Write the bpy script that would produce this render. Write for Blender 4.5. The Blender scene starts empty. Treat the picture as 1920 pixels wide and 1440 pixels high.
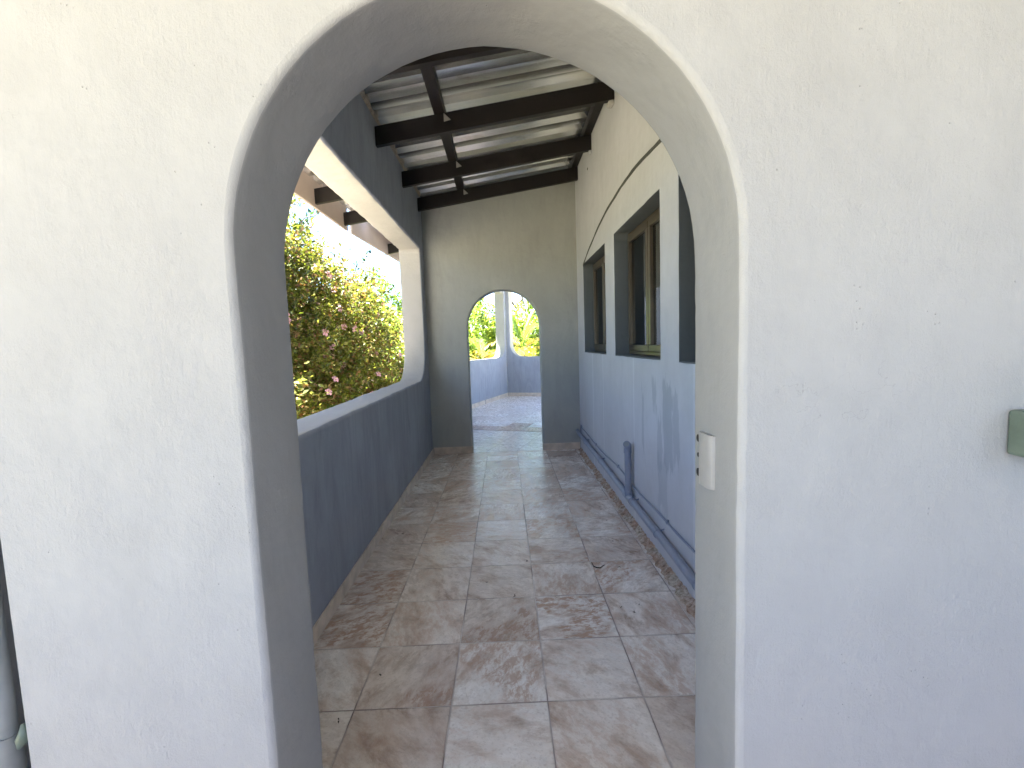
import bpy, math, random
import numpy as np
from mathutils import Vector, Matrix, noise
from mathutils.geometry import tessellate_polygon

random.seed(7)
SC = bpy.context.scene
COL = SC.collection

# ------------------------------------------------------------------ camera
F_PX, YAW, PITCH, ROLL, CAM_H = 870.3, -0.01490, -0.08794, -0.03450, 1.485
fw = Vector((-math.sin(YAW)*math.cos(PITCH), math.cos(YAW)*math.cos(PITCH), math.sin(PITCH)))
rt = Vector((math.cos(YAW), math.sin(YAW), 0)); up = rt.cross(fw)
r2 = rt*math.cos(ROLL)+up*math.sin(ROLL); u2 = -rt*math.sin(ROLL)+up*math.cos(ROLL)
cam = bpy.data.cameras.new("camera"); cam_o = bpy.data.objects.new("camera", cam); COL.objects.link(cam_o)
cam.sensor_width = 36; cam.sensor_fit = 'HORIZONTAL'; cam.lens = F_PX/1920*36
cam.clip_start = 0.02; cam.clip_end = 2000
m = Matrix((r2, u2, -fw)).transposed().to_4x4(); m.translation = Vector((0, 0, CAM_H))
cam_o.matrix_world = m
SC.camera = cam_o

# ------------------------------------------------------------------ light
SUN_EL, SUN_AZ = math.radians(74), math.radians(180)   # azimuth of the sun measured from +X, counter-clockwise
SUN_AZ = math.radians(170)
world = bpy.data.worlds.new("World"); SC.world = world; world.use_nodes = True
nt = world.node_tree; nt.nodes.clear()
out = nt.nodes.new('ShaderNodeOutputWorld'); bg = nt.nodes.new('ShaderNodeBackground'); sky = nt.nodes.new('ShaderNodeTexSky')
sky.sky_type = 'NISHITA'; sky.sun_disc = False; sky.sun_elevation = SUN_EL
sky.sun_rotation = math.radians(90)-SUN_AZ
sky.air_density = 1.0; sky.dust_density = 0.05; sky.ozone_density = 3.0
bg.inputs['Strength'].default_value = 0.053; sky.altitude = 2500
nt.links.new(sky.outputs[0], bg.inputs['Color']); nt.links.new(bg.outputs[0], out.inputs[0])
sun = bpy.data.lights.new("sun", 'SUN'); sun.energy = 4.1; sun.angle = math.radians(0.5); sun.color = (1, 0.97, 0.92)
sun_o = bpy.data.objects.new("sun", sun); COL.objects.link(sun_o)
sd = Vector((math.cos(SUN_EL)*math.cos(SUN_AZ), math.cos(SUN_EL)*math.sin(SUN_AZ), math.sin(SUN_EL)))
sun_o.rotation_euler = sd.to_track_quat('Z', 'Y').to_euler()
sun_o.location = (0, 0, 20)
SC.view_settings.view_transform = 'Standard'; SC.view_settings.look = 'None'
SC.view_settings.gamma = 1; SC.view_settings.exposure = 3.88
SC.view_settings.use_curve_mapping = False
SC.cycles.max_bounces = 10; SC.cycles.diffuse_bounces = 6; SC.cycles.transparent_max_bounces = 16

# ------------------------------------------------------------------ helpers
def tag(o, label=None, cat=None, group=None, kind=None):
    if label: o['label'] = label
    if cat: o['category'] = cat
    if group: o['group'] = group
    if kind: o['kind'] = kind
    return o

def empty(name, loc, label=None, cat=None, group=None, rz=0):
    o = bpy.data.objects.new(name, None); COL.objects.link(o)
    o.location = loc; o.rotation_euler = (0, 0, rz); o.empty_display_size = 0.1
    return tag(o, label, cat, group)

class MB:
    def __init__(s): s.v = []; s.f = []; s.sm = []; s.mi = []
    def add(s, vs, fs, smooth=False, mi=0):
        n = len(s.v); s.v += [tuple(v) for v in vs]
        for f in fs: s.f.append(tuple(i+n for i in f)); s.sm.append(smooth); s.mi.append(mi)
    def box(s, lo, hi, mi=0):
        x0, y0, z0 = lo; x1, y1, z1 = hi
        s.add([(x0,y0,z0),(x1,y0,z0),(x1,y1,z0),(x0,y1,z0),(x0,y0,z1),(x1,y0,z1),(x1,y1,z1),(x0,y1,z1)],
              [(0,3,2,1),(4,5,6,7),(0,1,5,4),(1,2,6,5),(2,3,7,6),(3,0,4,7)], False, mi)
    def tube(s, pts, rad, seg=12, cap=True, mi=0):
        pts = [Vector(p) for p in pts]; n = len(pts)
        rads = rad if isinstance(rad, (list, tuple)) else [rad]*n
        prev = None; vs = []
        for i, p in enumerate(pts):
            t = (pts[min(i+1, n-1)]-pts[max(i-1, 0)]).normalized()
            if prev is None:
                a = Vector((0, 0, 1)) if abs(t.z) < .9 else Vector((1, 0, 0)); u = t.cross(a).normalized()
            else:
                u = (prev-t*prev.dot(t)).normalized()
            w = t.cross(u); prev = u
            for k in range(seg):
                an = 2*math.pi*k/seg
                vs.append(p+(u*math.cos(an)+w*math.sin(an))*rads[i])
        fs = [(i*seg+k, i*seg+(k+1) % seg, (i+1)*seg+(k+1) % seg, (i+1)*seg+k) for i in range(n-1) for k in range(seg)]
        s.add(vs, fs, True, mi)
        if cap:
            s.add(vs[:seg], [tuple(range(seg-1, -1, -1))], False, mi)
            s.add(vs[-seg:], [tuple(range(seg))], False, mi)
    def build(s, name, mat, parent=None, bevel=0.0):
        me = bpy.data.meshes.new(name); me.from_pydata(s.v, [], s.f)
        mats = mat if isinstance(mat, (list, tuple)) else [mat]
        for x in mats: me.materials.append(x)
        me.polygons.foreach_set('use_smooth', s.sm); me.polygons.foreach_set('material_index', s.mi)
        me.update()
        o = bpy.data.objects.new(name, me); COL.objects.link(o)
        if parent: o.parent = parent
        if bevel:
            b = o.modifiers.new('bevel', 'BEVEL'); b.width = bevel; b.segments = 2; b.limit_method = 'ANGLE'
        return o

def np_mesh(name, V, F, mats, parent=None, mi=None, smooth=False):
    """V (n,3), F (m,k) all faces the same size"""
    me = bpy.data.meshes.new(name)
    n, mf, k = len(V), len(F), F.shape[1]
    me.vertices.add(n); me.vertices.foreach_set('co', V.astype(np.float32).ravel())
    me.loops.add(mf*k); me.loops.foreach_set('vertex_index', F.astype(np.int32).ravel())
    me.polygons.add(mf); me.polygons.foreach_set('loop_start', np.arange(0, mf*k, k, dtype=np.int32))
    me.polygons.foreach_set('loop_total', np.full(mf, k, dtype=np.int32))
    if smooth: me.polygons.foreach_set('use_smooth', np.ones(mf, dtype=bool))
    if mi is not None: me.polygons.foreach_set('material_index', mi.astype(np.int32))
    for x in (mats if isinstance(mats, (list, tuple)) else [mats]): me.materials.append(x)
    me.update(calc_edges=True)
    o = bpy.data.objects.new(name, me); COL.objects.link(o)
    if parent: o.parent = parent
    return o

# ------------------------------------------------------------------ materials
class NT:
    def __init__(s, name):
        s.m = bpy.data.materials.new(name); s.m.use_nodes = True; s.t = s.m.node_tree
        s.t.nodes.clear(); s.out = s.n('ShaderNodeOutputMaterial')
        s.p = s.n('ShaderNodeBsdfPrincipled'); s.l(s.p.outputs[0], s.out.inputs[0])
    def n(s, t, **kw):
        x = s.t.nodes.new(t)
        for k, v in kw.items(): setattr(x, k, v)
        return x
    def l(s, a, b): s.t.links.new(a, b)
    def coord(s, scale=(1, 1, 1), out='Object'):
        c = s.n('ShaderNodeTexCoord'); mp = s.n('ShaderNodeMapping'); mp.inputs['Scale'].default_value = scale
        s.l(c.outputs[out], mp.inputs[0]); return mp.outputs[0]
    def noise(s, vec, scale, detail=4, rough=.55, dist=0):
        x = s.n('ShaderNodeTexNoise'); x.inputs['Scale'].default_value = scale; x.inputs['Detail'].default_value = detail
        x.inputs['Roughness'].default_value = rough; x.inputs['Distortion'].default_value = dist
        s.l(vec, x.inputs['Vector']); return x.outputs['Fac']
    def ramp(s, fac, stops, interp='LINEAR'):
        x = s.n('ShaderNodeValToRGB'); x.color_ramp.interpolation = interp; e = x.color_ramp.elements
        while len(e) < len(stops): e.new(.5)
        for i, (p, c) in enumerate(stops):
            e[i].position = p; e[i].color = (*c, 1) if len(c) == 3 else c
        s.l(fac, x.inputs[0]); return x.outputs[0]
    def mix(s, fac, a, b, mode='MIX'):
        x = s.n('ShaderNodeMix', data_type='RGBA', blend_type=mode)
        for sock, v in ((x.inputs[0], fac), (x.inputs[6], a), (x.inputs[7], b)):
            if isinstance(v, (int, float)): sock.default_value = v
            elif isinstance(v, tuple): sock.default_value = (*v, 1)
            else: s.l(v, sock)
        return x.outputs[2]
    def math(s, op, a, b=0.0, c=None):
        x = s.n('ShaderNodeMath', operation=op)
        for i, v in enumerate((a, b) if c is None else (a, b, c)):
            if isinstance(v, (int, float)): x.inputs[i].default_value = v
            else: s.l(v, x.inputs[i])
        return x.outputs[0]
    def mapr(s, v, a, b, c=0.0, d=1.0):
        x = s.n('ShaderNodeMapRange'); s.l(v, x.inputs[0])
        for i, q in enumerate((a, b, c, d)): x.inputs[i+1].default_value = q
        return x.outputs[0]
    def bump(s, h, strength=.3, dist=.01, prev=None):
        x = s.n('ShaderNodeBump'); x.inputs['Strength'].default_value = strength; x.inputs['Distance'].default_value = dist
        s.l(h, x.inputs['Height'])
        if prev: s.l(prev, x.inputs['Normal'])
        return x.outputs[0]
    def set(s, **kw):
        for k, v in kw.items():
            k = k.replace('_', ' ')
            if isinstance(v, (int, float)): s.p.inputs[k].default_value = v
            elif isinstance(v, tuple): s.p.inputs[k].default_value = (*v, 1)
            else: s.l(v, s.p.inputs[k])
        return s.m

def simple(name, c, rough=.6, metal=0.0, var=.12, scale=12, bump=.0):
    n = NT(name); v = n.coord(); f = n.noise(v, scale)
    col = n.ramp(f, [(.3, tuple(x*(1-var) for x in c)), (.7, tuple(min(1, x*(1+var)) for x in c))])
    n.set(Base_Color=col, Roughness=rough, Metallic=metal)
    if bump: n.set(Normal=n.bump(n.noise(v, scale*5), bump, .004))
    return n.m

def plaster(name, c, vary=.06, grain=1.0, streak=0.0, stains=None, brush=.5):
    """painted roughcast: trowel swells, brush strokes, grit and pits"""
    n = NT(name); v = n.coord()
    big = n.noise(v, 1.6, 3, .5)
    col = n.mix(n.mapr(big, .3, .7), tuple(x*(1-vary) for x in c), tuple(min(1, x*(1+vary*.6)) for x in c))
    mott = n.noise(v, 9, 5, .65)
    col = n.mix(n.mapr(mott, .45, .75, 0, .35), col, tuple(x*.86 for x in c))
    if streak:
        sv = n.coord((3.2, 3.2, .7)); st = n.noise(sv, 1.5, 6, .7, 1.2)
        col = n.mix(n.mapr(st, .46, .74, 0, streak), col, tuple(x*.55 for x in c))
        st2 = n.noise(n.coord((11, 11, 1.3)), 1.2, 4, .6)
        col = n.mix(n.mapr(st2, .54, .70, 0, streak*.5), col, tuple(min(1, x*1.22) for x in c))
    dm = n.noise(n.coord((1, 1, .6)), 2.3, 8, .72, .5)
    col = n.mix(n.mapr(dm, .52, .68, 0, .2), col, tuple(x*.72 for x in c))
    cr = n.n('ShaderNodeTexVoronoi', feature='DISTANCE_TO_EDGE'); cr.inputs['Scale'].default_value = 1.7
    wv = n.n('ShaderNodeVectorMath', operation='ADD'); cn = n.n('ShaderNodeTexNoise'); cn.inputs['Scale'].default_value = 5; cn.inputs['Detail'].default_value = 6
    n.l(v, cn.inputs['Vector']); n.l(v, wv.inputs[0]); n.l(cn.outputs['Color'], wv.inputs[1]); n.l(wv.outputs[0], cr.inputs['Vector'])
    crk = n.math('MULTIPLY', n.mapr(cr.outputs['Distance'], .0006, .0022, 1, 0), n.mapr(n.noise(v, 1.9, 2), .60, .66))
    col = n.mix(n.math('MULTIPLY', crk, .35), col, tuple(x*.5 for x in c))
    if stains: col = stains(n, v, col, c)
    # rare small pits
    vo = n.n('ShaderNodeTexVoronoi'); vo.inputs['Scale'].default_value = 95; vo.inputs['Randomness'].default_value = 1; n.l(v, vo.inputs['Vector'])
    sel = n.math('GREATER_THAN', n.math('MULTIPLY', n.noise(v, 3.4, 3), n.noise(v, 21, 2)), .35)
    pit = n.math('MULTIPLY', n.mapr(vo.outputs['Distance'], .05, .16, 1, 0), sel)
    col = n.mix(n.math('MULTIPLY', pit, .16), col, tuple(x*.45 for x in c))
    g1 = n.noise(v, 170, 4, .7); g2 = n.noise(n.coord((1, 1, .6)), 80, 6, .75, .1)
    br = n.noise(n.coord((170, 170, 9)), 1.0, 2, .5)
    sw = n.noise(v, 6, 3, .5)
    patch = n.mapr(n.noise(v, 3.1, 3, .6), .4, .62, .25, 1)
    h = n.math('ADD', n.math('MULTIPLY', g1, .35), n.math('MULTIPLY', g2, .8))
    h = n.math('ADD', h, n.math('MULTIPLY', br, brush))
    h = n.math('MULTIPLY', h, patch)
    h = n.math('SUBTRACT', h, n.math('MULTIPLY', pit, .9))
    nb = n.bump(sw, .3, .035)
    nb = n.bump(h, .7*grain, .006, nb)
    n.set(Base_Color=col, Roughness=.78, Normal=nb)
    n.p.inputs['Specular IOR Level'].default_value = .3
    return n.m

def right_wall_stains(n, v, col, c):
    sx = n.n('ShaderNodeSeparateXYZ'); n.l(v, sx.inputs[0]); y, z = n.math('ADD', sx.outputs[1], 1.05), sx.outputs[2]
    for (yc, wy, z0, z1, a) in ((2.86, .09, .62, 1.22, .75), (3.02, .045, .55, 1.0, .6), (2.72, .05, .66, 1.16, .6), (3.38, .03, .62, 1.12, .55), (3.12, .04, .98, 1.24, .6), (2.96, .10, .30, .72, .45)):
        w = n.noise(n.coord((3, 10, 2.2)), 2.2, 3, .6)
        dy = n.math('ABSOLUTE', n.math('SUBTRACT', n.math('ADD', y, n.math('MULTIPLY', n.math('SUBTRACT', w, .5), .14)), yc))
        my = n.mapr(dy, wy*.8, wy, 1, 0)
        zz = n.math('ADD', z, n.math('MULTIPLY', n.math('SUBTRACT', w, .5), .5))
        mz = n.math('MULTIPLY', n.mapr(zz, z0, z0+.06), n.mapr(zz, z1-.05, z1, 1, 0))
        col = n.mix(n.math('MULTIPLY', n.math('MULTIPLY', my, mz), a*.72), col, (c[0]*.52, c[1]*.56, c[2]*.60))
    # pale vertical drips where the plaster was made good
    for (yc, wy) in ((2.44, .035), (3.62, .018), (5.3, .03), (4.75, .02)):
        dy = n.math('ABSOLUTE', n.math('SUBTRACT', y, yc))
        col = n.mix(n.math('MULTIPLY', n.mapr(dy, wy*.6, wy, .4, 0), n.mapr(z, 1.3, 1.9, 1, .12)), col, (min(1, c[0]*1.3), min(1, c[1]*1.3), min(1, c[2]*1.28)))
    return col

M = {}
M['white'] = plaster('white roughcast', (.415, .415, .425), .05, .8, brush=.16)
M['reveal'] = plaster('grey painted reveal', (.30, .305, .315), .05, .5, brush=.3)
M['paint'] = plaster('blue grey plaster', (.385, .39, .365), .08, .8, .22, brush=.2)
M['light'] = plaster('pale plaster reveal', (.49, .47, .44), .05, 1.0, brush=.2)
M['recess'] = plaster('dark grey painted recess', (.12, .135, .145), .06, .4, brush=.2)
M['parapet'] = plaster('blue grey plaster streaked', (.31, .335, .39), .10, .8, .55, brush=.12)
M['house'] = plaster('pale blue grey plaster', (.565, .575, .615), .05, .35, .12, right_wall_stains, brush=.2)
M['outer'] = plaster('pale plaster', (.58, .565, .58), .06, 1.0)
M['wood'] = simple('dark stained timber', (.007, .0035, .0025), .55, var=.4, scale=6, bump=.3)
M['fascia'] = simple('pinkish painted board', (.60, .49, .43), .6, var=.08, scale=3)
M['brown_frame'] = simple('brown coated window frame', (.115, .092, .068), .3, .4, var=.1)
M['steel_box'] = simple('grey green painted steel', (.13, .17, .14), .4, .1, var=.15, scale=30)
M['pipe_blue'] = simple('painted pipe', (.25, .28, .36), .35, var=.08, scale=14, bump=.15)
M['pipe_grey'] = simple('weathered grey pipe', (.24, .255, .265), .4, var=.2, scale=10, bump=.1)
M['dark'] = simple('dark hollow', (.012, .012, .014), .9)
M['scored'] = simple('dark scored plaster', (.07, .075, .07), .9, var=.3, scale=40)
M['bracket'] = simple('galvanised bracket', (.45, .42, .38), .4, .6)
M['blk'] = simple('smooth white block', (.34, .335, .34), .45, var=.05, scale=20, bump=.1)
M['mortar'] = simple('crumbling mortar', (.42, .36, .30), .95, var=.35, scale=60, bump=.8)
M['debris'] = simple('dark leaf litter', (.03, .025, .02), .9)
M['bark'] = simple('grey brown bark', (.16, .12, .09), .9, var=.3, scale=20, bump=.5)
M['room'] = simple('dim room plaster', (.42, .50, .53), .9)

def tin():
    n = NT('galvanised roof sheet'); v = n.coord()
    f = n.noise(n.coord((.5, 4, 4)), 3, 4, .55); g = n.noise(n.coord((1.2, 5, 5)), 2.2, 5, .65)
    col = n.ramp(f, [(.3, (.70, .72, .75)), (.55, (.80, .80, .78)), (.75, (.86, .83, .76))])
    col = n.mix(n.mapr(g, .58, .7, 0, .5), col, (.36, .30, .24))
    n.set(Base_Color=col, Metallic=.92, Roughness=n.mapr(f, .3, .7, .14, .26), Normal=n.bump(n.noise(v, 9, 3), .05, .006))
    return n.m
M['tin'] = tin()

def tiles(name, x0, y0, w, light, brown=None, darkgrout=False):
    """square stone-look tiles; every tile has its own veining and tone"""
    n = NT(name); tc = n.n('ShaderNodeTexCoord'); sx = n.n('ShaderNodeSeparateXYZ'); n.l(tc.outputs['Object'], sx.inputs[0])
    wob = n.math('MULTIPLY', n.math('SUBTRACT', n.noise(tc.outputs['Object'], 14, 2), .5), .003)
    u = n.math('DIVIDE', n.math('SUBTRACT', n.math('ADD', sx.outputs[0], wob), x0), w)
    v = n.math('DIVIDE', n.math('SUBTRACT', n.math('ADD', sx.outputs[1], wob), y0), w)
    cu, cv = n.math('FLOOR', u), n.math('FLOOR', v)
    fu, fv = n.math('FRACT', u), n.math('FRACT', v)
    eu = n.math('MINIMUM', fu, n.math('SUBTRACT', 1.0, fu)); ev = n.math('MINIMUM', fv, n.math('SUBTRACT', 1.0, fv))
    e = n.math('MULTIPLY', n.math('MINIMUM', eu, ev), w)
    cx = n.n('ShaderNodeCombineXYZ'); n.l(cu, cx.inputs[0]); n.l(cv, cx.inputs[1])
    wn = n.n('ShaderNodeTexWhiteNoise', noise_dimensions='3D'); n.l(cx.outputs[0], wn.inputs['Vector'])
    off = n.n('ShaderNodeVectorMath', operation='MULTIPLY'); n.l(wn.outputs['Color'], off.inputs[0]); off.inputs[1].default_value = (37, 53, 11)
    ad = n.n('ShaderNodeVectorMath', operation='ADD'); n.l(tc.outputs['Object'], ad.inputs[0]); n.l(off.outputs[0], ad.inputs[1])
    vr = n.n('ShaderNodeVectorRotate', rotation_type='Z_AXIS'); n.l(ad.outputs[0], vr.inputs['Vector']); n.l(n.math('MULTIPLY', wn.outputs['Value'], 3.1), vr.inputs['Angle']); ad = vr
    rot = n.n('ShaderNodeMapping'); rot.inputs['Rotation'].default_value = (0, 0, .6); rot.inputs['Scale'].default_value = (1, 2.0, 1); n.l(ad.outputs[0], rot.inputs[0])
    f1 = n.noise(rot.outputs[0], 4.6, 9, .66, .25); f2 = n.noise(rot.outputs[0], 14, 10, .76, .35); f3 = n.noise(ad.outputs[0], 70, 4, .7)
    f4 = n.noise(ad.outputs[0], 2.6, 3, .5, .3)
    col = n.ramp(f1, [(.30, (.46, .37, .31)), (.42, (.68, .61, .56)), (.50, (.82, .79, .76)), (.64, (.90, .89, .88))])
    rust = n.mix(f3, (.36, .21, .14), (.50, .34, .24))
    k = n.math('MULTIPLY', n.mapr(f2, .47, .55), n.mapr(f4, .46, .53))
    sepc = n.n('ShaderNodeSeparateColor'); n.l(wn.outputs['Color'], sepc.inputs[0])
    k = n.math('MULTIPLY', k, n.mapr(sepc.outputs[0], .2, .8, .35, 1))
    col = n.mix(n.math('MULTIPLY', k, .92), col, rust)
    tint = n.ramp(sepc.outputs[1], [(0, (.76, .70, .66)), (.4, (.93, .89, .86)), (1, (1, 1, 1))])
    col = n.mix(1.0, col, tint, 'MULTIPLY')
    if brown: col = n.mix(.8 if not darkgrout else .55, col, brown)
    dirt = n.noise(tc.outputs['Object'], 5.5, 6, .7)
    col = n.mix(n.mapr(dirt, .56, .72, 0, .3), col, (.20, .18, .16))
    for s_ in range(1): col = n.mix(1.0, col, (light, light, light), 'MULTIPLY')
    gn = n.noise(tc.outputs['Object'], 3.0, 3)
    grout = n.mix(n.mapr(gn, .42, .6), (.24, .20, .19) if not darkgrout else (.12, .12, .14), (.66, .62, .59) if not darkgrout else (.18, .17, .19))
    edge = n.math('GREATER_THAN', .0021, e)
    halo = n.mapr(e, .0021, .008, .3, 0)
    col = n.mix(halo, col, (.25, .21, .19)); col = n.mix(edge, col, grout)
    hgt = n.math('ADD', n.math('MULTIPLY', f2, .5), n.math('MULTIPLY', f3, .12))
    col = n.mix(n.mapr(f3, .52, .66, 0, .28), col, (.36, .31, .28))
    nb = n.bump(hgt, .6, .006); nb = n.bump(n.mapr(e, .001, .005), .6, .002, nb)
    r = n.mapr(f2, .3, .7, .16, .38); r = n.mix(edge, r, (.9, .9, .9))
    n.set(Base_Color=col, Roughness=r, Normal=nb)
    return n.m
M['tile'] = tiles('stone look floor tiles', -.67, 1.80, .4, 1.0)
M['tile_far'] = tiles('stone look floor tiles diagonal', .0, .10, .4, 1.12, (.56, .58, .62), True)
M['tile_brown'] = tiles('brown floor tiles', .0, .0, .3, 1.0, (.33, .215, .165))
M['skirt'] = simple('cream tile skirting', (.60, .51, .42), .4, var=.22, scale=9, bump=.1)

def glass():
    n = NT('window glass'); n.t.nodes.remove(n.p)
    tr = n.n('ShaderNodeBsdfTransparent'); tr.inputs[0].default_value = (.55, .6, .6, 1)
    gl = n.n('ShaderNodeBsdfGlossy'); gl.inputs['Roughness'].default_value = .015
    fr = n.n('ShaderNodeFresnel'); fr.inputs[0].default_value = 3.2
    mx = n.n('ShaderNodeMixShader'); n.l(fr.outputs[0], mx.inputs[0]); n.l(tr.outputs[0], mx.inputs[1]); n.l(gl.outputs[0], mx.inputs[2])
    n.l(mx.outputs[0], n.out.inputs[0]); return n.m
M['glass'] = glass()

def leafmat(name, c1, c2, c3, trans=.35, rough=.35):
    c1, c2, c3 = [tuple(x*.92 for x in c) for c in (c1, c2, c3)]
    n = NT(name); g = n.n('ShaderNodeNewGeometry')
    col = n.ramp(g.outputs['Random Per Island'], [(0, c1), (.5, c2), (1, c3)])
    cl = n.noise(n.coord(), 1.1, 3, .6); col = n.mix(n.mapr(cl, .4, .65, 0, .45), col, tuple(x*.6 for x in c1))
    n.set(Base_Color=col, Roughness=rough)
    tr = n.n('ShaderNodeBsdfTranslucent'); tc = n.mix(1.0, col, (1.5, 1.5, .6), 'MULTIPLY'); n.l(tc, tr.inputs[0])
    mx = n.n('ShaderNodeMixShader'); mx.inputs[0].default_value = trans
    n.l(n.p.outputs[0], mx.inputs[1]); n.l(tr.outputs[0], mx.inputs[2]); n.l(mx.outputs[0], n.out.inputs[0])
    return n.m
M['leaf_bush'] = leafmat('hibiscus leaf', (.07, .11, .02), (.20, .23, .05), (.38, .35, .12), .4)
M['leaf_dry'] = leafmat('hibiscus reddish leaf', (.20, .10, .05), (.28, .17, .08), (.36, .26, .12), .3)
M['leaf_dark'] = leafmat('dark leaf', (.03, .07, .02), (.05, .11, .03), (.09, .15, .04), .3)
M['leaf_lime'] = leafmat('lime leaf', (.20, .29, .05), (.32, .42, .08), (.46, .50, .18), .5)
M['leaf_mid'] = leafmat('mid leaf', (.07, .14, .03), (.12, .20, .05), (.22, .28, .09), .4)
M['frond_green'] = leafmat('palm frond green', (.14, .24, .05), (.18, .30, .07), (.24, .34, .1), .4)
M['frond_yellow'] = leafmat('palm frond yellow', (.36, .30, .07), (.45, .34, .08), (.52, .38, .14), .35)
M['petal'] = simple('pink petal', (.72, .40, .46), .5, var=.3, scale=3)
M['stamen'] = simple('yellow stamen', (.7, .5, .15), .6)

def groundmat():
    n = NT('dry garden ground'); v = n.coord(); a = n.noise(v, .6, 5); b = n.noise(v, 9, 5, .7)
    col = n.mix(n.mapr(a, .4, .6), (.50, .42, .28), (.38, .36, .20)); col = n.mix(n.mapr(b, .4, .7, 0, .5), col, (.56, .45, .32))
    n.set(Base_Color=col, Roughness=.95, Normal=n.bump(b, .5, .05)); return n.m
M['ground'] = groundmat()
M['pave'] = simple('pale concrete paving', (.42, .41, .41), .9, var=.12, scale=2, bump=.2)

# ------------------------------------------------------------------ walls with openings
def nz(p, s, a):
    return noise.noise(Vector(p)*s)*a

def resample(pts, step):
    out_ = []
    for i in range(len(pts)):
        a, b = Vector(pts[i]), Vector(pts[(i+1) % len(pts)]); d = (b-a).length; k = max(1, int(d/step))
        for j in range(k): out_.append(a.lerp(b, j/k))
    return out_

def wall(name, origin, ux, outer, holes, t, mat, rnd=.02, step=.05, wob=.003, parent=None, back_mat=None, reveal_mat=None):
    """wall in the plane spanned by ux (horizontal) and Z; its visible face at origin, thickness t along the normal
    n = ux x Z ... outer and holes are 2-D outlines; hole edges are rounded over by rnd on both faces."""
    ux = Vector(ux).normalized(); uz = Vector((0, 0, 1)); nrm = uz.cross(ux)   # away from the viewer side
    O = Vector(origin); mb = MB()
    def P(q, d): return O+ux*q[0]+uz*q[1]+nrm*d
    hs = []
    for h in holes:
        pts = resample(h, step)
        # make it counter-clockwise
        ar = sum(pts[i].x*pts[(i+1) % len(pts)].y-pts[(i+1) % len(pts)].x*pts[i].y for i in range(len(pts)))
        if ar < 0: pts.reverse()
        n = len(pts); nr = []
        for i in range(n):
            tg = (pts[(i+1) % n]-pts[i-1]).normalized(); nr.append(Vector((tg.y, -tg.x)))   # pointing out of the hole
        hs.append((pts, nr))
    K = 5
    for side in (0, 1):
        loops = [[Vector((x, z, 0)) for x, z in outer]]
        for pts, nr in hs:
            loops.append([Vector((p.x+q.x*rnd+nz((p.x, p.y, 3+side), 9, wob), p.y+q.y*rnd+nz((p.x, p.y, 9+side), 9, wob), 0)) for p, q in zip(pts, nr)])
        flat = [v for l in loops for v in l]
        tris = tessellate_polygon(loops)
        mb.add([P(v, t if side else 0) for v in flat], [tr if not side else tr[::-1] for tr in tris], False, 1 if (side and back_mat) else 0)
    no = len(outer)
    mb.add([P(p, 0) for p in outer]+[P(p, t) for p in outer], [(i, (i+1) % no, no+(i+1) % no, no+i) for i in range(no)])
    for pts, nr in hs:
        n = len(pts); rings = []
        for k in range(K):      # front round-over
            a = math.pi/2*k/(K-1); dd = rnd*(1-math.sin(a)); oo = rnd*(1-math.cos(a)); oo = rnd*(1-math.sin(a)); dd = rnd*(1-math.cos(a))
            rings.append((oo, dd, 3, 1-k/(K-1)))
        for k in range(1, 5): rings.append((0, rnd+(t-2*rnd)*k/5, 0, 0))
        for k in range(K-1, -1, -1):
            a = math.pi/2*k/(K-1); oo = rnd*(1-math.sin(a)); dd = t-rnd*(1-math.cos(a))
            rings.append((oo, dd, 4, 1-k/(K-1)))
        vs = []
        for oo, dd, sd_, ww in rings:
            for p, q in zip(pts, nr):
                w1 = nz((p.x, p.y, dd*2+3), 5, wob)*(1-ww)
                ex = Vector((0, 0))
                if ww > 0:
                    s_ = 0 if sd_ == 3 else 1
                    ex = Vector((nz((p.x, p.y, 3+s_), 9, wob), nz((p.x, p.y, 9+s_), 9, wob)))*ww
                    ex += q*nz((p.x, p.y, 20+s_), 30, wob*1.2)*(1-abs(2*ww-1))
                vs.append(P(p+q*(oo+w1)+ex, dd))
        R = len(rings)
        mb.add(vs, [(r*n+i, r*n+(i+1) % n, (r+1)*n+(i+1) % n, (r+1)*n+i) for r in range(0, K-2) for i in range(n)], True)
        m0 = len(mb.v)-len(vs)
        for r in range(K-2, R-1):
            for i in range(n):
                mb.f.append((m0+r*n+i, m0+r*n+(i+1) % n, m0+(r+1)*n+(i+1) % n, m0+(r+1)*n+i)); mb.sm.append(True); mb.mi.append(2 if reveal_mat else 0)
    o = mb.build(name, [mat, back_mat or mat, reveal_mat or mat], parent)
    bm_fix(o)
    return o

def bm_fix(o):
    import bmesh
    bm = bmesh.new(); bm.from_mesh(o.data)
    bmesh.ops.recalc_face_normals(bm, faces=bm.faces); bm.to_mesh(o.data); bm.free()

def arch(cx, r, spring, bot=-.15, n=40):
    pts = [(cx-r, bot), (cx+r, bot)]
    for i in range(n+1):
        a = math.pi*i/n; pts.append((cx+r*math.cos(a), spring+r*math.sin(a)))
    return pts

def rrect(x0, x1, z0, z1, r00=0, r10=0, r11=0, r01=0):
    """rounded rectangle; radii: lower-x/lower-z, upper-x/lower-z, upper-x/upper-z, lower-x/upper-z"""
    out_ = []
    for cx, cz, r, a0 in ((x0+r00, z0+r00, r00, math.pi), (x1-r10, z0+r10, r10, 1.5*math.pi), (x1-r11, z1-r11, r11, 0), (x0+r01, z1-r01, r01, .5*math.pi)):
        if r == 0: out_.append((cx, cz)); continue
        for i in range(9):
            a = a0+math.pi/2*i/8; out_.append((cx+r*math.cos(a), cz+r*math.sin(a)))
    return out_

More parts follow.
